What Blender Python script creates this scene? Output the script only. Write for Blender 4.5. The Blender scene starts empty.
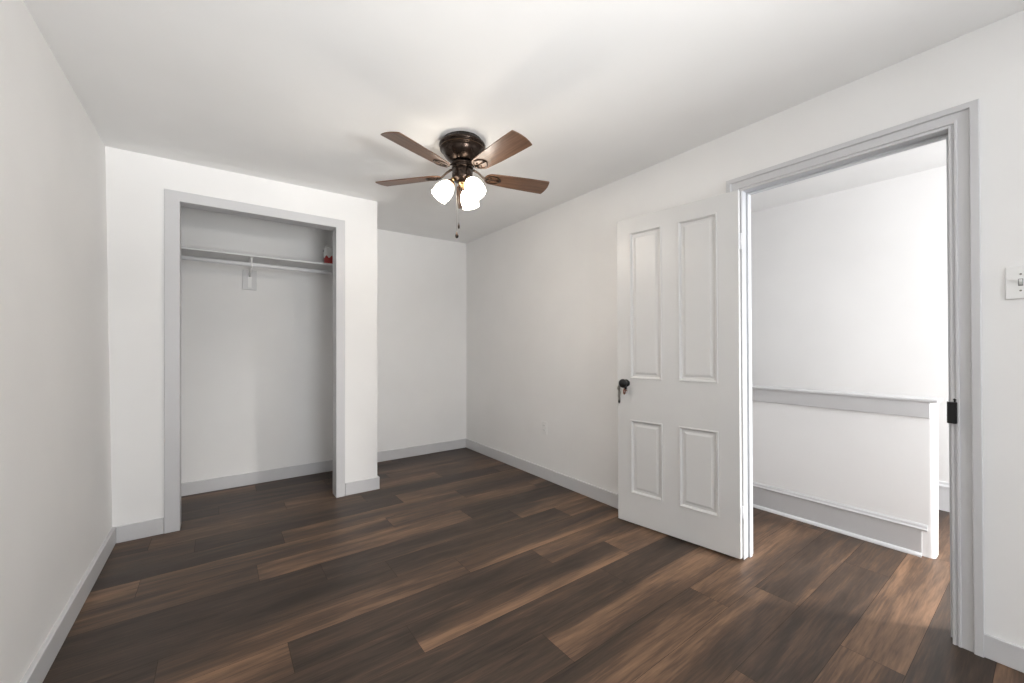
import bpy, bmesh, math, random
from math import sin, cos, pi, radians
from mathutils import Vector, Matrix

scene = bpy.context.scene
C = scene.collection

# ------------------------------------------------------------------ camera
cam_d = bpy.data.cameras.new('camera')
cam_d.sensor_width = 36.0
cam_d.lens = 36.0 * 400.5 / 1024.0
cam_d.shift_y = 6.0 / 1024.0
cam_d.clip_start = 0.02
cam = bpy.data.objects.new('camera', cam_d)
cam.location = (0, 0, 1.18)
cam.rotation_euler = (radians(90), 0, radians(-36.2))
C.objects.link(cam)
scene.camera = cam

# ------------------------------------------------------------------ world, daylight, added fill, exposure
scene.view_settings.view_transform = 'Standard'
scene.view_settings.look = 'None'
scene.view_settings.exposure = 0.12
scene.view_settings.gamma = 1.0
scene.view_settings.use_curve_mapping = False
world = bpy.data.worlds.new('daylight_sky')
scene.world = world
world.use_nodes = True
wn = world.node_tree.nodes['Background']
wn.inputs[0].default_value = (0.80, 0.88, 1.0, 1)
wn.inputs[1].default_value = 0.03


def area_light(name, loc, direction, sx, sy, watts, col, spread=180):
    l = bpy.data.lights.new(name, 'AREA')
    l.shape = 'RECTANGLE'
    l.size, l.size_y = sx, sy
    l.energy = watts
    l.color = col
    l.spread = radians(spread)
    o = bpy.data.objects.new(name, l)
    o.location = loc
    o.rotation_euler = Vector(direction).to_track_quat('-Z', 'Y').to_euler()
    C.objects.link(o)
    return o


# sky light entering through the bedroom's windows (behind the camera) and the stair hall's window, plus an added upward fill
area_light('daylight_sky', (0.85, -3.05, 1.35), (-0.15, 1, 0.0), 1.5, 1.5, 48, (0.96, 0.98, 1.0), 130)
area_light('ceiling_fill_light', (0.75, -3.00, 0.40), (-0.05, 1, 0.62), 1.5, 0.5, 25, (1.0, 0.995, 0.98), 44)  # unseen fill added low behind the camera, aimed up to brighten the ceiling
area_light('daylight_hall_window', (3.00, -1.80, 1.45), (0, 1, 0.0), 0.8, 1.4, 80, (0.98, 0.985, 1.0))
area_light('daylight_hall_window', (4.00, -1.80, 1.60), (-1.35, 2.4, -1.5), 0.3, 0.5, 16, (1.0, 0.97, 0.93), 55)


# ------------------------------------------------------------------ materials
def mat(name):
    m = bpy.data.materials.new(name)
    m.use_nodes = True
    nt = m.node_tree
    return m, nt, nt.nodes['Principled BSDF']


def paint(name, rgb, rough=0.55, bump=0.03, scale=90.0, vary=0.015):
    m, nt, p = mat(name)
    tc = nt.nodes.new('ShaderNodeTexCoord')
    n = nt.nodes.new('ShaderNodeTexNoise')
    n.inputs['Scale'].default_value = scale
    n.inputs['Detail'].default_value = 3
    nt.links.new(tc.outputs['Object'], n.inputs['Vector'])
    b = nt.nodes.new('ShaderNodeBump')
    b.inputs['Strength'].default_value = bump
    b.inputs['Distance'].default_value = 0.002
    nt.links.new(n.outputs['Fac'], b.inputs['Height'])
    nt.links.new(b.outputs['Normal'], p.inputs['Normal'])
    n2 = nt.nodes.new('ShaderNodeTexNoise')
    n2.inputs['Scale'].default_value = 2.3
    nt.links.new(tc.outputs['Object'], n2.inputs['Vector'])
    r = nt.nodes.new('ShaderNodeValToRGB')
    r.color_ramp.elements[0].position = 0.3
    r.color_ramp.elements[1].position = 0.7
    r.color_ramp.elements[0].color = [max(0, c - vary) for c in rgb] + [1]
    r.color_ramp.elements[1].color = [min(1, c + vary) for c in rgb] + [1]
    nt.links.new(n2.outputs['Fac'], r.inputs['Fac'])
    nt.links.new(r.outputs['Color'], p.inputs['Base Color'])
    p.inputs['Roughness'].default_value = rough
    return m


def metal(name, rgb, rough=0.35, metallic=1.0):
    m, nt, p = mat(name)
    tc = nt.nodes.new('ShaderNodeTexCoord')
    n = nt.nodes.new('ShaderNodeTexNoise')
    n.inputs['Scale'].default_value = 30
    nt.links.new(tc.outputs['Object'], n.inputs['Vector'])
    mr = nt.nodes.new('ShaderNodeMapRange')
    mr.inputs[3].default_value = max(0.02, rough - 0.06)
    mr.inputs[4].default_value = rough + 0.06
    nt.links.new(n.outputs['Fac'], mr.inputs[0])
    nt.links.new(mr.outputs[0], p.inputs['Roughness'])
    p.inputs['Base Color'].default_value = (*rgb, 1)
    p.inputs['Metallic'].default_value = metallic
    return m


M_WALL = paint('wall_paint', (0.88, 0.875, 0.868), 0.6)
M_CEIL = paint('ceiling_paint', (0.90, 0.90, 0.895), 0.7)
M_TRIM = paint('grey_trim_paint', (0.62, 0.62, 0.632), 0.38, 0.02, 60)
M_DOOR = paint('door_paint', (0.68, 0.678, 0.672), 0.38, 0.02, 60)
M_WHITE = paint('white_gloss_paint', (0.74, 0.745, 0.76), 0.35, 0.02, 60)
M_JAMB = paint('jamb_paint', (0.60, 0.615, 0.64), 0.4, 0.02, 60)
M_HALF = paint('half_wall_paint', (0.92, 0.92, 0.925), 0.5)
M_PLASTIC = paint('white_plastic', (0.86, 0.86, 0.85), 0.3, 0.0)
M_DARKSLOT = paint('dark_slot', (0.22, 0.22, 0.22), 0.5, 0.0, vary=0.0)
M_SHELF = paint('shelf_paint', (0.70, 0.70, 0.70), 0.45, 0.02, 60)
M_BRONZE = metal('bronze_dark', (0.050, 0.036, 0.029), 0.28, 0.9)
M_RING = metal('worn_bronze_edge', (0.17, 0.105, 0.065), 0.3)
M_BRASS = metal('antique_brass', (0.42, 0.27, 0.14), 0.33)
M_BLACK = metal('black_iron', (0.012, 0.012, 0.013), 0.38, 0.3)
M_STEEL = metal('steel', (0.30, 0.28, 0.25), 0.35)
M_COPPER = metal('copper_key', (0.30, 0.12, 0.08), 0.4)
M_RED = paint('red_label', (0.42, 0.025, 0.02), 0.4, 0.0, vary=0.01)


def wood_blade():
    m, nt, p = mat('walnut_blade')
    tc = nt.nodes.new('ShaderNodeTexCoord')
    mp = nt.nodes.new('ShaderNodeMapping')
    mp.inputs['Scale'].default_value = (3, 60, 8)
    n = nt.nodes.new('ShaderNodeTexNoise')
    n.inputs['Scale'].default_value = 1.6
    n.inputs['Detail'].default_value = 6
    n.inputs['Distortion'].default_value = 0.6
    nt.links.new(tc.outputs['Object'], mp.inputs['Vector'])
    nt.links.new(mp.outputs[0], n.inputs['Vector'])
    r = nt.nodes.new('ShaderNodeValToRGB')
    r.color_ramp.elements[0].position = 0.3
    r.color_ramp.elements[0].color = (0.085, 0.040, 0.022, 1)
    r.color_ramp.elements[1].position = 0.7
    r.color_ramp.elements[1].color = (0.185, 0.098, 0.056, 1)
    nt.links.new(n.outputs['Fac'], r.inputs['Fac'])
    nt.links.new(r.outputs['Color'], p.inputs['Base Color'])
    p.inputs['Roughness'].default_value = 0.38
    return m


M_BLADE = wood_blade()


def plank_wood():
    """wood colour driven by each plank's own streak tones (attribute) plus grain noise along its length"""
    m, nt, p = mat('vinyl_plank')
    L = nt.links
    at = nt.nodes.new('ShaderNodeAttribute'); at.attribute_name = 'tone'
    of = nt.nodes.new('ShaderNodeAttribute'); of.attribute_name = 'shift'
    tc = nt.nodes.new('ShaderNodeTexCoord')
    add = nt.nodes.new('ShaderNodeVectorMath'); add.operation = 'ADD'
    L.new(tc.outputs['Object'], add.inputs[0]); L.new(of.outputs['Vector'], add.inputs[1])

    def noise(scale, nscale, detail, dist):
        mp = nt.nodes.new('ShaderNodeMapping'); mp.inputs['Scale'].default_value = scale
        n = nt.nodes.new('ShaderNodeTexNoise')
        n.inputs['Scale'].default_value = nscale; n.inputs['Detail'].default_value = detail
        n.inputs['Distortion'].default_value = dist
        L.new(add.outputs[0], mp.inputs['Vector']); L.new(mp.outputs[0], n.inputs['Vector'])
        return n.outputs['Fac']

    def math_(op, a, b):
        k = nt.nodes.new('ShaderNodeMath'); k.operation = op
        for i, v in enumerate((a, b)):
            if isinstance(v, (int, float)): k.inputs[i].default_value = v
            else: L.new(v, k.inputs[i])
        return k.outputs[0]

    big = noise((1.5, 11, 1), 1.0, 5, 0.9)
    mid = noise((2.2, 42, 1), 1.0, 6, 1.1)
    fine = noise((9, 150, 1), 1.0, 4, 0.3)
    t = math_('ADD', at.outputs['Fac'], 0.05)
    t = math_('ADD', t, math_('MULTIPLY', math_('SUBTRACT', big, 0.5), 1.15))
    t = math_('ADD', t, math_('MULTIPLY', math_('SUBTRACT', mid, 0.5), 0.75))
    t = math_('ADD', t, math_('MULTIPLY', math_('SUBTRACT', fine, 0.5), 0.60))
    r = nt.nodes.new('ShaderNodeValToRGB')
    e = r.color_ramp.elements
    e[0].position = 0.0; e[0].color = (0.029, 0.0195, 0.0148, 1)
    e[1].position = 1.0; e[1].color = (0.240, 0.142, 0.086, 1)
    a = e.new(0.33); a.color = (0.057, 0.0385, 0.0282, 1)
    b = e.new(0.62); b.color = (0.106, 0.064, 0.041, 1)
    L.new(t, r.inputs['Fac'])
    L.new(r.outputs['Color'], p.inputs['Base Color'])
    rr = nt.nodes.new('ShaderNodeMapRange')
    rr.inputs[3].default_value = 0.36; rr.inputs[4].default_value = 0.50
    L.new(mid, rr.inputs[0]); L.new(rr.outputs[0], p.inputs['Roughness'])
    bp = nt.nodes.new('ShaderNodeBump')
    bp.inputs['Strength'].default_value = 0.10; bp.inputs['Distance'].default_value = 0.001
    L.new(fine, bp.inputs['Height']); L.new(bp.outputs['Normal'], p.inputs['Normal'])
    p.inputs['Specular IOR Level'].default_value = 0.30
    return m


M_PLANK = plank_wood()
M_SEAM = paint('plank_seam', (0.022, 0.017, 0.014), 0.8, 0.0, vary=0.003)


def lamp_glass():
    m, nt, p = mat('lit_frosted_glass')
    p.inputs['Base Color'].default_value = (0.9, 0.88, 0.84, 1)
    p.inputs['Roughness'].default_value = 0.35
    p.inputs['Emission Color'].default_value = (1.0, 0.90, 0.76, 1)
    p.inputs['Emission Strength'].default_value = 10.0
    return m


M_LAMP = lamp_glass()


def bulb_mat():
    m, nt, p = mat('lit_bulb')
    p.inputs['Emission Color'].default_value = (1.0, 0.86, 0.68, 1)
    p.inputs['Emission Strength'].default_value = 25.0
    return m


M_BULB = bulb_mat()


def pane_mat():
    m = bpy.data.materials.new('window_glass')
    m.use_nodes = True
    nt = m.node_tree
    nt.nodes.clear()
    o = nt.nodes.new('ShaderNodeOutputMaterial')
    mx = nt.nodes.new('ShaderNodeMixShader')
    mx.inputs[0].default_value = 0.06
    t = nt.nodes.new('ShaderNodeBsdfTransparent')
    g = nt.nodes.new('ShaderNodeBsdfGlossy')
    g.inputs['Roughness'].default_value = 0.02
    nt.links.new(t.outputs[0], mx.inputs[1]); nt.links.new(g.outputs[0], mx.inputs[2])
    nt.links.new(mx.outputs[0], o.inputs[0])
    return m


M_PANE = pane_mat()


# ------------------------------------------------------------------ mesh helpers
def bx(bm, x0, x1, y0, y1, z0, z1, mi=0):
    vs = [bm.verts.new((x, y, z)) for z in (z0, z1) for y in (y0, y1) for x in (x0, x1)]
    for f in ((0, 2, 3, 1), (4, 5, 7, 6), (0, 1, 5, 4), (2, 6, 7, 3), (0, 4, 6, 2), (1, 3, 7, 5)):
        bm.faces.new([vs[i] for i in f]).material_index = mi


def prism(bm, pts, depth_vec, mi=0):
    """closed polygon pts swept along depth_vec"""
    d = Vector(depth_vec)
    a = [bm.verts.new(p) for p in pts]
    b = [bm.verts.new(Vector(p) + d) for p in pts]
    n = len(pts)
    bm.faces.new(a).material_index = mi
    bm.faces.new(b[::-1]).material_index = mi
    for i in range(n):
        bm.faces.new((a[i], b[i], b[(i + 1) % n], a[(i + 1) % n])).material_index = mi


def lathe(bm, prof, seg=40, mtx=None, mi=0, smooth=True):
    """prof = [(r, z)...] turned about z, then moved by mtx"""
    mtx = mtx or Matrix.Identity(4)
    rings = []
    for r, z in prof:
        if r < 1e-6:
            rings.append([bm.verts.new(mtx @ Vector((0, 0, z)))])
        else:
            rings.append([bm.verts.new(mtx @ Vector((r * cos(2 * pi * i / seg), r * sin(2 * pi * i / seg), z))) for i in range(seg)])
    for a, b in zip(rings, rings[1:]):
        for i in range(seg):
            j = (i + 1) % seg
            if len(a) == 1 and len(b) == 1:
                continue
            if len(a) == 1: f = bm.faces.new((a[0], b[j], b[i]))
            elif len(b) == 1: f = bm.faces.new((a[i], a[j], b[0]))
            else: f = bm.faces.new((a[i], a[j], b[j], b[i]))
            f.material_index = mi; f.smooth = smooth


def tube(bm, path, rad, seg=10, mi=0, flat=1.0):
    """round bar through the points in path; rad is a number or one per point; flat squashes it vertically"""
    path = [Vector(p) for p in path]
    rs = rad if isinstance(rad, (list, tuple)) else [rad] * len(path)
    rings = []
    for k, p in enumerate(path):
        t = (path[min(k + 1, len(path) - 1)] - path[max(k - 1, 0)]).normalized()
        u = t.cross(Vector((0, 0, 1)))
        if u.length < 1e-4: u = Vector((1, 0, 0))
        u.normalize()
        v = u.cross(t).normalized()
        rings.append([bm.verts.new(p + u * rs[k] * cos(2 * pi * i / seg) + v * rs[k] * flat * sin(2 * pi * i / seg)) for i in range(seg)])
    for a, b in zip(rings, rings[1:]):
        for i in range(seg):
            j = (i + 1) % seg
            f = bm.faces.new((a[i], a[j], b[j], b[i])); f.smooth = True; f.material_index = mi
    bm.faces.new(rings[0][::-1]).material_index = mi
    bm.faces.new(rings[-1]).material_index = mi


def sphere(bm, c, r, sx=1, sy=1, sz=1, mi=0):
    m = Matrix.Translation(c) @ Matrix.Diagonal((sx, sy, sz, 1))
    n = 10
    lathe(bm, [(r * sin(pi * k / n) if 0 < k < n else 0, -r * cos(pi * k / n)) for k in range(n + 1)], 18, m, mi)


def obj(name, bm, mats, parent=None, bevel=0.0, loc=None):
    bmesh.ops.recalc_face_normals(bm, faces=bm.faces)
    me = bpy.data.meshes.new(name)
    bm.to_mesh(me); bm.free()
    for m in (mats if isinstance(mats, (list, tuple)) else [mats]):
        me.materials.append(m)
    o = bpy.data.objects.new(name, me)
    C.objects.link(o)
    if parent: o.parent = parent
    if loc: o.location = loc
    if bevel:
        b = o.modifiers.new('bevel', 'BEVEL')
        b.width = bevel; b.segments = 2; b.limit_method = 'ANGLE'
        b.harden_normals = False
    return o


def struct(name, bm, mats, label=None, bevel=0.0, loc=None):
    o = obj(name, bm, mats, None, bevel, loc)
    o['kind'] = 'structure'
    if label: o['label'] = label
    return o


def tag(o, label, cat, group=None):
    o['label'] = label; o['category'] = cat
    if group: o['group'] = group
    return o


def thing(name, label, cat, loc=(0, 0, 0), rz=0.0, group=None):
    o = bpy.data.objects.new(name, None)
    o.empty_display_size = 0.05
    C.objects.link(o)
    o.location = loc; o.rotation_euler = (0, 0, rz)
    return tag(o, label, cat, group)


B = bmesh.new

# ------------------------------------------------------------------ room dimensions (metres; camera above the origin)
XL, XLT = -0.515, -0.550          # left wall at the floor / at the ceiling (it leans out a little)
YC = 3.365                        # closet front
XC = 1.068                        # closet's right-hand corner
YB = 4.150                        # back wall
XR = 2.367                        # wall with the doorway
XH = 2.465                        # its hall side
YN = -2.80                        # wall behind the camera
ZT = 2.56


def zc(x): return 2.388 + 0.0095 * x   # the old ceiling is not quite level


# ------------------------------------------------------------------ floor: planks laid along x
ROW = 0.187
JOINT = {-3: 0.55, -2: 1.99, -1: 1.53, 0: 2.137, 1: 1.868, 2: 1.075, 3: 1.647, 4: 0.642, 5: 0.222, 6: 1.065, 7: 1.992,
         8: 1.695, 9: 0.165, 10: 0.93, 11: 0.322, 12: 1.135, 13: 0.915, 14: 0.40, 15: 1.25, 16: 0.75, 17: 1.5, 18: 0.2}
# streak tones of the planks the photograph shows, from the far edge to the near edge (0 dark grey, 1 light tan);
# keyed by (row, plank number counted from the joint above)
TONE = {
    (-3, 0): [.2, .15, .1], (-3, 1): [.34, .25, .2], (-3, 2): [.3, .25, .2],
    (-2, -1): [.6, .55, .5], (-2, 0): [.62, .62, .75], (-1, -1): [.5, .4, .35], (-1, 0): [.34, .3, .38], (-1, 1): [.4, .36, .3],
    (0, -1): [.72, .45, .55], (0, 0): [.2, .2, .3, .6], (1, -1): [.22, .3, .65, .8, .78], (1, 0): [.6, .62, .5],
    (2, -1): [.35, .2, .25, .42], (2, 0): [.42, .78, .6, .45], (2, 1): [.5, .6, .6], (3, -1): [.3, .32, .22], (3, 0): [.2, .2, .34],
    (4, -1): [.22, .18, .2, .5], (4, 0): [.28, .14, .3, .72, .92], (4, 1): [.7, .6, .55],
    (5, -1): [.78, .6, .32], (5, 0): [.3, .2, .26], (5, 1): [.6, .5, .4], (6, -2): [.15, .1, .1], (6, -1): [.36, .55, .45, .72],
    (6, 0): [.35, .26, .5, .9], (7, -2): [.24, .14, .25], (7, -1): [.2, .25, .34], (7, 0): [.6, .6, .55],
    (8, -2): [.1, .12, .2], (8, -1): [.14, .18, .32], (8, 0): [.32, .5, .85], (9, -1): [.3, .52, .56], (9, 0): [.5, .62, .58],
    (9, 1): [.14, .1, .25], (10, -1): [.72, .34, .52], (10, 0): [.6, .5, .34], (11, -1): [.3, .14, .12], (11, 0): [.58, .4, .6],
    (11, 1): [.2, .2, .42], (12, -2): [.4, .3, .25], (12, -1): [.22, .1, .15], (12, 0): [.7, .6, .52], (13, -1): [.45, .52, .4],
    (13, 0): [.3, .12, .2], (14, -1): [.5, .28, .52], (14, 0): [.5, .62, .5], (15, -1): [.14, .3, .5], (15, 0): [.6, .4, .5],
    (16, -1): [.4, .2, .3], (16, 0): [.35, .5, .3], (17, -1): [.3, .15, .22], (17, 0): [.15, .2, .25],
}


def build_floor():
    bm = B()
    tone = bm.loops.layers.float_color.new('tone')
    shift = bm.faces.layers.float_vector.new('shift')
    rng = random.Random(5)
    x0, x1, g = -0.62, 4.35, 0.0007
    for k in range(-14, 20):
        j = JOINT.get(k, rng.uniform(0, 1.25))
        y0, y1 = 0.7 + ROW * k, 0.7 + ROW * (k + 1)
        n0 = math.floor((x0 - j) / 1.25)
        for n in range(n0, n0 + 7):
            a, b = max(x0, j + 1.25 * n), min(x1, j + 1.25 * (n + 1))
            base = rng.uniform(0.18, 0.62)
            slope = rng.uniform(-0.22, 0.22)
            rnd = [base + slope * (i / 4 - 0.5) * 2 + rng.uniform(-0.14, 0.14) for i in range(5)]
            sh = (rng.uniform(-50, 50), rng.uniform(-50, 50), 0)
            if b - a < 0.01: continue
            tn = TONE.get((k, n), rnd)
            if len(tn) == 3: tn = [tn[0], (tn[0] + tn[1]) / 2, tn[1], (tn[1] + tn[2]) / 2, tn[2]]
            a += g; b -= g
            m = len(tn)
            ys = [y1 - g - (y1 - y0 - 2 * g) * i / (m - 1) for i in range(m)]
            up = [[bm.verts.new((x, y, 0.0)) for y in ys] for x in (a, b)]
            for i in range(m - 1):
                f = bm.faces.new((up[0][i], up[0][i + 1], up[1][i + 1], up[1][i]))
                f[shift] = sh
                for lp, q in zip(f.loops, (i, i + 1, i + 1, i)):
                    lp[tone] = (tn[q], tn[q], tn[q], 1)
    bx(bm, x0, x1, 0.7 - 14 * ROW, 0.7 + 20 * ROW, -0.06, -0.0015, 1)
    me = bpy.data.meshes.new('floor')
    bm.normal_update()
    for f in bm.faces:
        if f.material_index == 0 and f.normal.z < 0: f.normal_flip()
    bm.to_mesh(me); bm.free()
    me.materials.append(M_PLANK); me.materials.append(M_SEAM)
    o = bpy.data.objects.new('floor', me)
    C.objects.link(o)
    o['kind'] = 'structure'
    o['label'] = 'dark brown and grey wood plank floor'


build_floor()

# ------------------------------------------------------------------ walls and ceilings
b = B()
prism(b, [(XL, YN - 0.12, -0.05), (XLT, YN - 0.12, ZT), (XLT - 0.12, YN - 0.12, ZT), (XL - 0.12, YN - 0.12, -0.05)], (0, YB + 0.12 - YN + 0.12, 0))
struct('wall_left', b, M_WALL, 'plain white wall along the left of the room')

# closet front wall with its opening, and the closet's side wall
OX0, OX1, OZ = -0.203, 0.743, 2.122
b = B()
bx(b, XLT - 0.05, OX0 - 0.012, YC, YC + 0.105, 0, ZT)
bx(b, OX1 + 0.012, XC, YC, YC + 0.105, 0, ZT)
bx(b, OX0 - 0.012, OX1 + 0.012, YC, YC + 0.105, OZ + 0.012, ZT)
bx(b, XC - 0.105, XC, YC + 0.105, YB + 0.02, 0, ZT)
struct('wall_closet', b, M_WALL, 'white wall around the closet opening with an outer corner')

b = B()
bx(b, XLT - 0.1, XH, YB, YB + 0.12, -0.05, ZT)
struct('wall_back', b, M_WALL, 'white wall at the far end of the room behind the closet')

DLEAN = 0.013 / 2.06                   # the old door frame leans a little
DY0, DY1, DZ = 0.251, 1.034, 2.056     # doorway
b = B()
bx(b, XR, XH, DY1 + 0.018, YB + 0.12, -0.05, ZT)
bx(b, XR, XH, YN - 0.12, DY0 - 0.012, -0.05, ZT)
bx(b, XR, XH, DY0 - 0.012, DY1 + 0.018, DZ + 0.012, ZT)
struct('wall_right', b, M_WALL, 'long white wall holding the doorway')


def window_wall(name, x0, x1, y0, y1, holes, label):
    """wall facing along y, with holes (hx0, hx1, hz0, hz1)"""
    b = B()
    xs = x0
    for hx0, hx1, hz0, hz1 in holes:
        bx(b, xs, hx0, y0, y1, -0.05, ZT)
        bx(b, hx0, hx1, y0, y1, -0.05, hz0)
        bx(b, hx0, hx1, y0, y1, hz1, ZT)
        xs = hx1
    bx(b, xs, x1, y0, y1, -0.05, ZT)
    struct(name, b, M_WALL, label)


window_wall('wall_front', XLT - 0.12, XR, YN - 0.12, YN, [(0.00, 1.60, 0.12, 2.12)], 'white wall with the bedroom window')
window_wall('wall_hall_front', XH, 4.37, -1.72, -1.60, [(2.60, 4.15, 0.75, 2.25)], 'white wall with the stair hall window')


def window(name, x0, x1, z0, z1, y0, y1):
    b = B()
    t = 0.04
    bx(b, x0, x0 + t, y0, y1, z0, z1); bx(b, x1 - t, x1, y0, y1, z0, z1)
    bx(b, x0 + t, x1 - t, y0, y1, z0, z0 + t); bx(b, x0 + t, x1 - t, y0, y1, z1 - t, z1)
    zm = (z0 + z1) / 2
    bx(b, x0 + t, x1 - t, y0 + 0.02, y1 - 0.02, zm - 0.02, zm + 0.02)
    w = struct(name, b, M_WHITE, 'white sash window', 0.004)
    b = B()
    bx(b, x0 + t, x1 - t, y0 + 0.045, y0 + 0.049, z0 + t, zm - 0.02)
    bx(b, x0 + t, x1 - t, y0 + 0.065, y0 + 0.069, zm + 0.02, z1 - t)
    obj('pane', b, M_PANE, w)


window('window_1', 0.00, 1.60, 0.12, 2.12, YN - 0.12, YN - 0.01)  # out of view; made this tall to pass the added low ceiling fill
window('window_2', 2.60, 4.15, 0.75, 2.25, -1.72, -1.61)

b = B()
xa, xb = XLT - 0.12, XR + 0.05
prism(b, [(xa, YN - 0.12, zc(xa)), (xb, YN - 0.12, zc(xb)), (xb, YN - 0.12, ZT + 0.1), (xa, YN - 0.12, ZT + 0.1)], (0, YB + 0.24 - YN, 0))
struct('ceiling', b, M_CEIL, 'white bedroom ceiling around the fan')

# ------------------------------------------------------------------ stair hall beyond the doorway
XF = 4.245
b = B(); bx(b, XF, XF + 0.12, -1.72, YB + 0.12, -0.05, ZT)
struct('wall_hall_far', b, M_WALL, 'white stairwell wall beyond the low half wall')
b = B(); bx(b, XH, XF, YB, YB + 0.12, -0.05, ZT)
struct('wall_hall_back', b, M_WALL)
b = B()
prism(b, [(XR + 0.04, -1.72, 2.475), (XF + 0.1, -1.72, 2.475), (XF + 0.1, YB, 2.535), (XR + 0.04, YB, 2.535)], (0, 0, 0.12))
struct('ceiling_hall', b, M_CEIL, 'white ceiling of the stair hall seen through the doorway')

XW = 3.215
HY0 = 0.406
HZ = 0.872
b = B()      # half wall: plaster body with a rounded end
RR = 0.026
pr = [(XW, YB, 0), (XW, HY0 + RR, 0)]
pr += [(XW + RR - RR * cos(t), HY0 + RR - RR * sin(t), 0) for t in [i * pi / 2 / 8 for i in range(1, 9)]]
pr += [(XW + 0.115 - RR + RR * sin(t), HY0 + RR - RR * cos(t), 0) for t in [i * pi / 2 / 8 for i in range(9)]]
pr += [(XW + 0.115, YB, 0)]
prism(b, pr, (0, 0, HZ))
hw = struct('wall_hall_half', b, M_HALF, 'low white half wall along the stairwell with a grey rail')
b = B(); bx(b, XW - 0.012, XW, HY0 + 0.020, YB, 0.783, HZ); obj('rail_band', b, M_TRIM, hw, 0.003)['label'] = 'grey board under the top edge'
b = B(); bx(b, XW - 0.020, XW + 0.135, HY0 - 0.012, YB, HZ, HZ + 0.018); obj('cap', b, M_TRIM, hw, 0.005)['label'] = 'grey top board'
b = B()
bx(b, XW - 0.014, XW, HY0 + 0.052, YB, 0.0, 0.148)
bh = struct('baseboard_hall', b, M_TRIM, 'tall grey baseboard along the half wall', 0.002)
b = B()
prism(b, [(XW, HY0 + 0.03, 0.148), (XW - 0.020, HY0 + 0.03, 0.148), (XW - 0.022, HY0 + 0.03, 0.156), (XW - 0.014, HY0 + 0.03, 0.163), (XW - 0.011, HY0 + 0.03, 0.174), (XW - 0.004, HY0 + 0.03, 0.181), (XW, HY0 + 0.03, 0.181)], (0, YB - HY0 - 0.03, 0))
obj('cap_moulding', b, M_TRIM, bh)
b = B()
arc = [(XW - 0.014, HY0 + 0.052, 0.0)] + [(XW - 0.014 - 0.016 * cos(t), HY0 + 0.052, 0.020 * sin(t)) for t in [i * pi / 2 / 5 for i in range(6)]]
prism(b, arc, (0, YB - HY0 - 0.052, 0))
obj('shoe_moulding', b, M_WHITE, bh)['label'] = 'white quarter-round at the floor'
b = B()
bx(b, XF - 0.018, XF, -1.6, YB, 0.0, 0.165)
prism(b, [(XF, -1.6, 0.165), (XF - 0.024, -1.6, 0.165), (XF - 0.024, -1.6, 0.178), (XF - 0.012, -1.6, 0.190), (XF - 0.010, -1.6, 0.206), (XF, -1.6, 0.206)], (0, YB + 1.6, 0))
struct('baseboard_hall_far', b, M_WHITE, 'white moulded baseboard on the far stairwell wall')

# ------------------------------------------------------------------ baseboards of the bedroom
BH, BT = 0.100, 0.015
b = B(); bx(b, XL - 0.02, XL + BT, YN, YC, 0, BH); struct('baseboard_left', b, M_TRIM, 'grey baseboard along the left wall', 0.003)
b = B(); bx(b, XL + BT, -0.282, YC - BT, YC, 0, BH); struct('baseboard_closet_left', b, M_TRIM, 'short grey baseboard left of the closet', 0.003)
b = B()
prism(b, [(0.812, YC - BT, 0), (XC + BT, YC - BT, 0), (XC + BT, YB - BT, 0), (XC, YB - BT, 0), (XC, YC, 0), (0.812, YC, 0)], (0, 0, BH))
struct('baseboard_closet_right', b, M_TRIM, 'grey baseboard wrapping the closet corner', 0.003)
b = B(); bx(b, XC, XR - BT, YB - BT, YB, 0, BH + 0.004); struct('baseboard_back', b, M_TRIM, 'grey baseboard along the back wall', 0.003)
b = B(); bx(b, XR - BT, XR, 1.135, YB, 0, BH + 0.002); struct('baseboard_right', b, M_TRIM, 'grey baseboard along the right wall up to the door', 0.003)
b = B(); bx(b, XR - BT, XR, YN, 0.174, 0, BH - 0.012); struct('baseboard_right_near', b, M_TRIM, 'grey baseboard right of the doorway', 0.003)
b = B(); bx(b, XL - 0.01, XC - 0.105, YB - 0.045, YB - 0.030, 0, BH + 0.002); struct('baseboard_closet_inside', b, M_TRIM, 'grey baseboard inside the closet', 0.003)
b = B(); bx(b, XLT - 0.05, XC - 0.105, YB - 0.030, YB, 0, ZT); struct('wall_closet_inside', b, M_WALL, 'white back wall inside the closet')


# ------------------------------------------------------------------ casings
def casing(bm, prof, to3):
    """prof = [(outward offset, height)], swept up one leg, over the head and down the other with mitres; to3(a, z, h)"""
    (a0, a1, zt) = to3['box']
    f = to3['f']
    loops = []
    for o, h in prof:
        loops.append([bm.verts.new(f(a0 - o, 0, h)), bm.verts.new(f(a0 - o, zt + o, h)), bm.verts.new(f(a1 + o, zt + o, h)), bm.verts.new(f(a1 + o, 0, h))])
    n = len(prof)
    for i in range(n):
        p, q = loops[i], loops[(i + 1) % n]
        for s in range(3):
            bm.faces.new((p[s], p[s + 1], q[s + 1], q[s]))
    bm.faces.new([l[0] for l in loops]); bm.faces.new([l[3] for l in loops][::-1])


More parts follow.
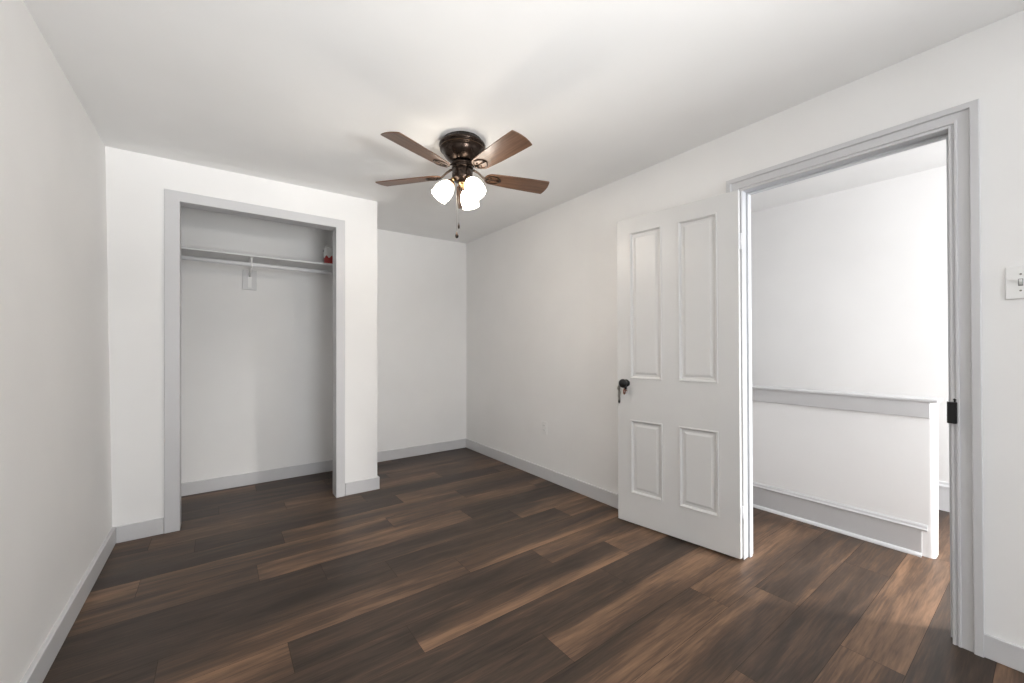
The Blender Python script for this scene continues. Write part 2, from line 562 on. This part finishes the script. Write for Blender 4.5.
b = B()
casing(b, [(0, 0), (0, 0.006), (0.002, 0.010), (0.009, 0.010), (0.011, 0.007), (0.014, 0.007), (0.016, 0.013), (0.022, 0.013), (0.024, 0.009),
           (0.053, 0.0105), (0.0535, 0.017), (0.056, 0.020), (0.076, 0.020), (0.078, 0.018), (0.078, 0)],
       {'box': (DY0, DY1, DZ), 'f': lambda a, z, h: (XR - h, (a if DY0 <= a <= DY1 else (DY1 + (a - DY1) * 1.06 if a > DY1 else DY0 - (DY0 - a) * 1.06)) + DLEAN * z, z)})
struct('trim_1', b, M_TRIM, 'grey moulded casing around the open doorway')
b = B()
bx(b, XR - 0.004, XH + 0.004, DY0 - 0.012, DY0, 0, DZ + 0.012)
bx(b, XR - 0.004, XH + 0.004, DY1, DY1 + 0.012, 0, DZ + 0.012)
bx(b, XR - 0.004, XH + 0.004, DY0, DY1, DZ, DZ + 0.012)
bx(b, XR + 0.040, XR + 0.070, DY0, DY0 + 0.010, 0, DZ)          # door stop
bx(b, XR + 0.040, XR + 0.070, DY1 - 0.010, DY1, 0, DZ)
bx(b, XR + 0.040, XR + 0.070, DY0 + 0.010, DY1 - 0.010, DZ - 0.010, DZ)
for v in b.verts: v.co.y += DLEAN * v.co.z
struct('trim_2', b, M_JAMB, 'pale jamb lining inside the doorway', 0.0015)

b = B()
casing(b, [(0, 0), (0, 0.013), (0.002, 0.015), (0.064, 0.015), (0.066, 0.013), (0.066, 0)],
       {'box': (OX0, OX1, OZ), 'f': lambda a, z, h: (a if a > 0 else -0.203 + (a + 0.203) * 1.17, YC - h, z)})
struct('trim_3', b, M_TRIM, 'flat grey casing around the closet opening')
b = B()
bx(b, OX0 - 0.012, OX0, YC, YC + 0.107, 0, OZ + 0.012)
bx(b, OX1, OX1 + 0.012, YC, YC + 0.107, 0, OZ + 0.012)
bx(b, OX0, OX1, YC, YC + 0.107, OZ, OZ + 0.012)
struct('trim_4', b, M_TRIM, 'grey jamb lining of the closet opening')

# ------------------------------------------------------------------ the open door
HX, HYD, ZD = 2.320, 1.037, 0.013
DW, DH, DTH = 0.760, 2.040, 0.032
door_ang = math.atan2(0.990, -0.137)
b = B()
PAN = [(0.110, 0.338), (0.442, 0.664)]
PZ = [(0.198, 0.688), (0.962, 1.943)]
us = [0, PAN[0][0], PAN[0][1], PAN[1][0], PAN[1][1], DW]
bx(b, us[0], us[1], -DTH, 0, 0, DH); bx(b, us[4], us[5], -DTH, 0, 0, DH)
bx(b, us[2], us[3], -DTH, 0, 0, DH)
for u0, u1 in PAN:
    bx(b, u0, u1, -DTH, 0, 0, PZ[0][0]); bx(b, u0, u1, -DTH, 0, PZ[0][1], PZ[1][0]); bx(b, u0, u1, -DTH, 0, PZ[1][1], DH)
bmesh.ops.remove_doubles(b, verts=b.verts, dist=1e-5)
door = struct('door_1', b, [M_DOOR], 'light grey four-panel door standing open against the right wall')
door.location = (HX, HYD, ZD)
DROT = Matrix.Rotation(radians(-0.4), 3, 'X') @ Matrix.Rotation(door_ang, 3, 'Z')
door.rotation_euler = DROT.to_euler()
for u0, u1 in PAN:
    for z0, z1 in PZ:
        b = B()
        loops = []
        for ins, y in ((0, 0.0), (0.001, 0.0045), (0.006, 0.0055), (0.012, 0.001), (0.016, -0.009), (0.030, -0.009), (0.043, -0.003), (0.046, -0.003)):
            loops.append([b.verts.new(p) for p in ((u0 + ins, y, z0 + ins), (u1 - ins, y, z0 + ins), (u1 - ins, y, z1 - ins), (u0 + ins, y, z1 - ins))])
        bk = [b.verts.new(p) for p in ((u0, -0.024, z0), (u1, -0.024, z0), (u1, -0.024, z1), (u0, -0.024, z1))]
        loops = [bk] + loops
        for p, q in zip(loops, loops[1:]):
            for i in range(4): b.faces.new((p[i], p[(i + 1) % 4], q[(i + 1) % 4], q[i]))
        b.faces.new(loops[-1]); b.faces.new(bk[::-1])
        obj('panel', b, M_DOOR, door)
KU, KZ = 0.692, 0.932
b = B()
R = Matrix.Translation((KU, 0, KZ)) @ Matrix.Rotation(-pi / 2, 4, 'X')
lathe(b, [(0, 0.0), (0.026, 0.0), (0.027, 0.003), (0.022, 0.006), (0.010, 0.009), (0.009, 0.026), (0.016, 0.030), (0.026, 0.036), (0.030, 0.046), (0.027, 0.056), (0.017, 0.063), (0, 0.065)], 24, R)
kn = obj('knob', b, M_BLACK, door)
kn['label'] = 'black door knob'
b = B()
prism(b, [(KU - 0.016, 0, KZ - 0.072), (KU + 0.022, 0, KZ - 0.072), (KU + 0.030, 0, KZ + 0.03), (KU - 0.022, 0, KZ + 0.03)], (0, 0.004, 0))
obj('lock_plate', b, M_DOOR, door, 0.001)
b = B()
sphere(b, (KU + 0.004, 0.006, KZ - 0.034), 0.010, 1, 0.5, 1.3)
obj('keyhole_cover', b, M_BLACK, door)
for hz in (0.24, 1.76):
    b = B()
    tube(b, [(-0.005, -DTH + 0.002, hz - 0.045), (-0.005, -DTH + 0.002, hz + 0.045)], 0.0055, 10)
    bx(b, -0.0015, 0.0, -DTH + 0.002, -0.004, hz - 0.045, hz + 0.045)
    obj('hinge', b, M_WHITE, door)

DM = Matrix.Translation((HX, HYD, ZD)) @ DROT.to_4x4()
# key in the lock
kp = DM @ Vector((KU - 0.006, 0.004, KZ - 0.050))
k = thing('key', 'reddish key sticking out of the lock under the black door knob', 'key', kp, door_ang)
b = B(); tube(b, [(0, -0.004, 0), (0, 0.022, 0)], 0.0028, 10); obj('shank', b, M_COPPER, k)
b = B(); lathe(b, [(0.006, -0.002), (0.014, -0.0025), (0.015, 0.0), (0.014, 0.0025), (0.006, 0.002), (0.006, -0.002)], 20, Matrix.Translation((0, 0.034, -0.004)) @ Matrix.Diagonal((0.8, 1, 1.4, 1)) @ Matrix.Rotation(pi / 2, 4, 'Y'))
obj('bow', b, M_COPPER, k)
# little chain hanging from the lock's edge
cp = DM @ Vector((DW - 0.016, 0.007, KZ - 0.020))
k = thing('key_chain', 'thin metal key chain dangling at the open door\'s edge', 'chain', cp, door_ang)
b = B()
for i in range(9):
    c = Vector((0.002 * sin(i * 1.3), 0, -0.004 - i * 0.011))
    lathe(b, [(0.0056 + 0.0022 * cos(t), 0.0022 * sin(t)) for t in [j * 2 * pi / 6 for j in range(7)]], 12,
          Matrix.Translation(c) @ Matrix.Rotation(pi / 2 * (i % 2) + 0.3, 4, 'Z') @ Matrix.Diagonal((1, 1, 1.55, 1)) @ Matrix.Rotation(pi / 2, 4, 'X'))
obj('links', b, M_STEEL, k)
b = B()
lathe(b, [(0.010 + 0.0022 * cos(t), 0.0022 * sin(t)) for t in [j * 2 * pi / 8 for j in range(9)]], 20, Matrix.Translation((0.002, 0.002, -0.020)) @ Matrix.Rotation(1.3, 4, 'X'))
obj('ring', b, M_STEEL, k)
b = B()
sphere(b, (0.0, 0, -0.108), 0.0085, 0.8, 0.5, 1.6)
obj('pendant', b, M_BLACK, k)

# keeper on the doorway's near casing
t = thing('lock_keeper', 'black iron lock keeper screwed to the doorway casing', 'lock keeper', (XR - 0.011, 0.252, 0.924))
b = B(); bx(b, -0.017, 0.0, -0.015, 0.012, -0.045, 0.040); obj('box', b, M_BLACK, t, 0.003)
b = B(); bx(b, -0.006, 0.0, 0.012, 0.0135, -0.045, 0.040); obj('lip', b, M_BLACK, t)
b = B(); tube(b, [(-0.008, -0.008, 0.040), (-0.008, -0.008, 0.048)], 0.003, 10); sphere(b, (-0.008, -0.008, 0.050), 0.0045); obj('screw', b, M_BLACK, t)

# ------------------------------------------------------------------ outlet and switch
t = thing('wall_outlet', 'white electrical outlet low on the right wall', 'outlet', (XR, 2.737, 0.456))
b = B(); bx(b, -0.006, 0.0, -0.036, 0.036, -0.058, 0.058); obj('cover_plate', b, M_PLASTIC, t, 0.003)
for dz in (-0.021, 0.021):
    b = B(); bx(b, -0.009, -0.006, -0.017, 0.017, dz - 0.0145, dz + 0.0145); s = obj('socket', b, M_PLASTIC, t, 0.003)
    b = B(); bx(b, -0.0094, -0.0088, -0.0075, -0.005, dz - 0.003, dz + 0.007); bx(b, -0.0094, -0.0088, 0.005, 0.0075, dz - 0.003, dz + 0.007)
    obj('slots', b, M_DARKSLOT, s)
t = thing('light_switch', 'white toggle light switch beside the doorway', 'light switch', (XR, 0.083, 1.418))
b = B(); bx(b, -0.006, 0.0, -0.036, 0.036, -0.060, 0.060); obj('cover_plate', b, M_PLASTIC, t, 0.003)
b = B(); bx(b, -0.0068, -0.004, -0.006, 0.006, -0.013, 0.013); obj('slot', b, M_DARKSLOT, t)
b = B(); prism(b, [(-0.005, -0.004, -0.010), (-0.019, -0.004, 0.004), (-0.019, -0.004, 0.010), (-0.005, -0.004, 0.010)], (0, 0.008, 0)); obj('toggle', b, M_PLASTIC, t, 0.001)
for dz in (-0.030, 0.030):
    b = B(); sphere(b, (-0.006, 0, dz), 0.0032, 0.5, 1, 1); obj('screw', b, M_STEEL, t)

# ------------------------------------------------------------------ closet shelf, rod, bracket, canister
SX0, SX1 = XL - 0.012, XC - 0.105
SY0, SY1, SZ = 3.81, YB - 0.030, 1.908
b = B(); bx(b, SX0, SX1, SY0, SY1, SZ, SZ + 0.016)
tag(obj('closet_shelf', b, M_SHELF, None, 0.002), 'long white shelf across the top of the closet', 'shelf')
RY, RZ = 3.835, 1.846
b = B(); tube(b, [(SX0 + 0.004, RY, RZ), (SX1 - 0.004, RY, RZ)], 0.0165, 20)
tag(obj('closet_rod', b, M_WHITE), 'white hanging rod under the closet shelf', 'closet rod')
BXX = 0.214
t = thing('shelf_bracket', 'white bracket on a grey block holding the closet shelf and rod', 'bracket', (BXX, SY1, SZ))
b = B(); bx(b, -0.050, 0.050, -0.019, 0.0, -0.232, -0.064); obj('mounting_block', b, M_SHELF, t, 0.002)['label'] = 'grey wooden block on the wall'
b = B(); bx(b, -0.013, 0.013, -0.023, -0.019, -0.215, -0.002); obj('wall_strap', b, M_PLASTIC, t, 0.001)
b = B(); bx(b, -0.013, 0.013, -0.300, -0.0, -0.005, -0.001); obj('shelf_arm', b, M_PLASTIC, t, 0.001)
b = B(); tube(b, [(0, -0.023, -0.120), (0, -0.09, -0.085), (0, -0.17, -0.045), (0, -0.26, -0.006)], 0.007, 10); obj('brace', b, M_PLASTIC, t)
b = B()
hk = [(0, RY - SY1 + 0.0255 * sin(a), RZ - SZ + 0.0255 * cos(a)) for a in [radians(d) for d in range(60, 271, 30)]]
tube(b, [(0, RY - SY1 + 0.03, -0.004)] + hk, 0.006, 10); obj('rod_hook', b, M_PLASTIC, t)

t = thing('canister', 'small red and white canister on the closet shelf\'s right end', 'canister', (0.812, 3.93, SZ + 0.016), radians(-35))
b = B()
lathe(b, [(0, 0), (0.043, 0), (0.045, 0.003), (0.045, 0.058)], 32)
lathe(b, [(0.045, 0.058), (0.045, 0.128), (0.043, 0.133), (0.036, 0.137), (0, 0.137)], 32, mi=1)
# red waves climbing the white upper half
for a0 in range(0, 360, 60):
    n = 8
    for i in range(n):
        t0, t1 = radians(a0 + 44 * i / n), radians(a0 + 44 * (i + 1) / n)
        h0, h1 = 0.058 + 0.018 * sin(pi * i / n), 0.058 + 0.018 * sin(pi * (i + 1) / n)
        vs = [b.verts.new((0.0454 * cos(a), 0.0454 * sin(a), z)) for a, z in ((t0, 0.0575), (t1, 0.0575), (t1, h1), (t0, h0))]
        b.faces.new(vs)
obj('body', b, [M_RED, M_PLASTIC], t)
b = B(); lathe(b, [(0, 0.137), (0.034, 0.137), (0.034, 0.152), (0.031, 0.156), (0, 0.156)], 28); obj('lid', b, M_PLASTIC, t)
t.scale = (1, 1, 1.13)
b = B(); bx(b, -0.051, -0.044, -0.009, 0.009, 0.112, 0.128); obj('tab', b, M_BLACK, t, 0.001)['label'] = 'black pull tab'

# ------------------------------------------------------------------ ceiling fan
FX, FY = 1.160, 2.080
FZ = zc(FX)
fan = thing('ceiling_fan', 'bronze ceiling fan with five walnut blades and three lit glass shades', 'ceiling fan', (FX, FY, FZ))
Z = lambda z: z - FZ
b = B()
lathe(b, [(0, 0.0), (0.112, 0.0), (0.114, -0.010), (0.122, -0.016), (0.125, -0.022), (0.134, -0.026), (0.1370, -0.034), (0.1350, -0.041), (0.127, -0.044), (0.127, -0.048),
          (0.1315, -0.052), (0.1315, -0.058), (0.126, -0.062), (0.120, -0.065), (0.116, -0.071), (0.113, -0.080), (0.105, -0.093), (0.092, -0.108), (0.078, -0.120), (0.066, -0.127), (0.058, -0.130), (0, -0.130)], 56)
obj('motor_housing', b, M_BRONZE, fan)
b = B()
lathe(b, [(0.124 + 0.0085 * cos(t), -0.055 + 0.0045 * sin(t)) for t in [j * 2 * pi / 12 for j in range(13)]], 56)
obj('trim_ring', b, M_RING, fan)['label'] = 'brown brass band'
b = B()
lathe(b, [(0, -0.130), (0.050, -0.130), (0.060, -0.133), (0.066, -0.139), (0.066, -0.148), (0.060, -0.152), (0.058, -0.156), (0.064, -0.159), (0.064, -0.166), (0.058, -0.170), (0, -0.170)], 44)
obj('flywheel', b, M_BRONZE, fan)
b = B()
lathe(b, [(0, -0.170), (0.056, -0.170), (0.0605, -0.174), (0.0605, -0.222), (0.058, -0.230), (0.046, -0.240), (0.030, -0.246), (0, -0.248)], 40)
obj('switch_housing', b, M_BRONZE, fan)
b = B()
lathe(b, [(0, -0.246), (0.024, -0.246), (0.028, -0.252), (0.020, -0.258), (0.011, -0.264), (0.012, -0.269), (0.007, -0.276), (0.0, -0.279)], 24)
obj('finial', b, M_BRASS, fan)

ZB = 2.200 - FZ
blade_mesh = iron_mesh = med_mesh = None
PITCH = radians(-12)
for i in range(5):
    ang = radians(-14.8 + 72 * i)
    b = B()
    outline = []
    for tt in [j / 10 for j in range(11)]:                        # rounded root
        a = pi / 2 + pi * tt
        outline.append((0.185 + 0.050 * cos(a), 0.050 * sin(a) * 1.0))
    outline += [(0.30, -0.059), (0.42, -0.064), (0.520, -0.0665)]
    for tt in [j / 8 for j in range(9)]:                          # slightly arched tip
        yy = -0.0665 + 0.133 * tt
        outline.append((0.540 + 0.012 * (1 - (yy / 0.0665) ** 2), yy))
    outline += [(0.520, 0.0665), (0.42, 0.064), (0.30, 0.059)]
    prism(b, [(x, y, -0.003) for x, y in outline], (0, 0, 0.006))
    bmesh.ops.recalc_face_normals(b, faces=b.faces)
    bl = obj('blade', b, M_BLADE, fan, 0.0015, (0, 0, ZB))
    bl.rotation_euler = Matrix.Rotation(ang, 3, 'Z').to_4x4().to_3x3().__matmul__(Matrix.Rotation(PITCH, 3, 'X')).to_euler()
    b = B()
    tube(b, [(0.052, 0, 0.036), (0.075, 0, 0.034), (0.100, 0, 0.022), (0.120, 0, 0.006), (0.140, 0, -0.006), (0.160, 0, -0.006)], [0.011, 0.010, 0.0085, 0.008, 0.009, 0.010], 10, flat=0.6)
    ir = obj('blade_iron', b, M_BRONZE, fan, 0, (0, 0, ZB))
    ir.rotation_euler = (0, 0, ang)
    # leaf-shaped openwork holder under the blade root
    b = B()
    for sgn in (-1, 1):
        tube(b, [(0.140, 0.004 * sgn, -0.006), (0.155, 0.026 * sgn, -0.006), (0.180, 0.036 * sgn, -0.006), (0.205, 0.032 * sgn, -0.006), (0.226, 0.016 * sgn, -0.006), (0.236, 0.0, -0.006)], 0.0045, 8, flat=0.6)
    tube(b, [(0.150, 0, -0.006), (0.236, 0, -0.006)], 0.004, 8, flat=0.6)
    for px, py in ((0.172, 0.014), (0.172, -0.014), (0.212, 0.0)):
        sphere(b, (px, py, -0.006), 0.0055, 1, 1, 0.5)
    ho = obj('holder', b, M_BRONZE, ir)
    ho.rotation_euler = (PITCH, 0, 0)

for i in range(3):
    ang = radians(38 + 120 * i)
    e = Vector((cos(ang), sin(ang), 0))
    axis = (e * 0.62 + Vector((0, 0, -0.78))).normalized()
    neck = Vector((0, 0, -0.250)) + e * 0.064
    b = B()
    tube(b, [Vector((0, 0, -0.222)) + e * 0.040, Vector((0, 0, -0.232)) + e * 0.058, neck], [0.012, 0.011, 0.011], 10)
    q = Vector((0, 0, 1)).rotation_difference(axis).to_matrix().to_4x4()
    mt = Matrix.Translation(neck) @ q
    lathe(b, [(0, -0.008), (0.016, -0.008), (0.023, -0.002), (0.026, 0.010), (0.026, 0.018), (0, 0.018)], 24, mt)
    arm = obj('lamp_arm', b, M_BRASS, fan)
    b = B()
    prof = [(0.024, 0.010), (0.031, 0.017), (0.042, 0.032), (0.050, 0.052), (0.054, 0.072), (0.054, 0.092), (0.0515, 0.111), (0.053, 0.119)]
    lathe(b, prof, 32, mt)
    lathe(b, [(r - 0.003, z) for r, z in prof][::-1], 32, mt)
    lathe(b, [prof[-1], (prof[-1][0] - 0.003, prof[-1][1])], 32, mt)
    bmesh.ops.remove_doubles(b, verts=b.verts, dist=1e-5)
    sh = obj('glass_shade', b, M_LAMP, fan)
    sh['label'] = 'lit frosted glass bell shade'
    b = B()
    lathe(b, [(0, 0.016), (0.012, 0.018), (0.014, 0.034), (0.024, 0.052), (0.027, 0.068), (0.022, 0.084), (0.010, 0.093), (0, 0.095)], 20, mt)
    obj('bulb', b, M_BULB, sh)
    l = bpy.data.lights.new('fan_bulb_light', 'POINT')
    l.energy = 7.0; l.color = (1.0, 0.91, 0.81); l.shadow_soft_size = 0.03
    lo = bpy.data.objects.new('fan_bulb_light', l)
    lo.location = Vector((FX, FY, FZ)) + neck + axis * 0.104
    C.objects.link(lo)

for (cx, cy, zend, rr, mtl) in ((-0.030, 0.014, 1.862 - FZ, 0.0105, M_BRONZE), (-0.008, 0.030, 1.924 - FZ, 0.006, M_BRONZE)):
    b = B()
    tube(b, [(cx, cy, -0.235), (cx, cy, zend)], 0.0009, 6)
    pc = obj('pull_chain', b, M_STEEL, fan)
    b = B()
    lathe(b, [(0, 0), (rr * 0.25, -0.001), (rr * 0.35, -0.008), (rr * 0.7, -0.016), (rr, -0.026), (rr * 0.85, -0.033), (rr * 0.4, -0.038), (0, -0.039)], 18, Matrix.Translation((cx, cy, zend)))
    obj('pull', b, mtl, pc)
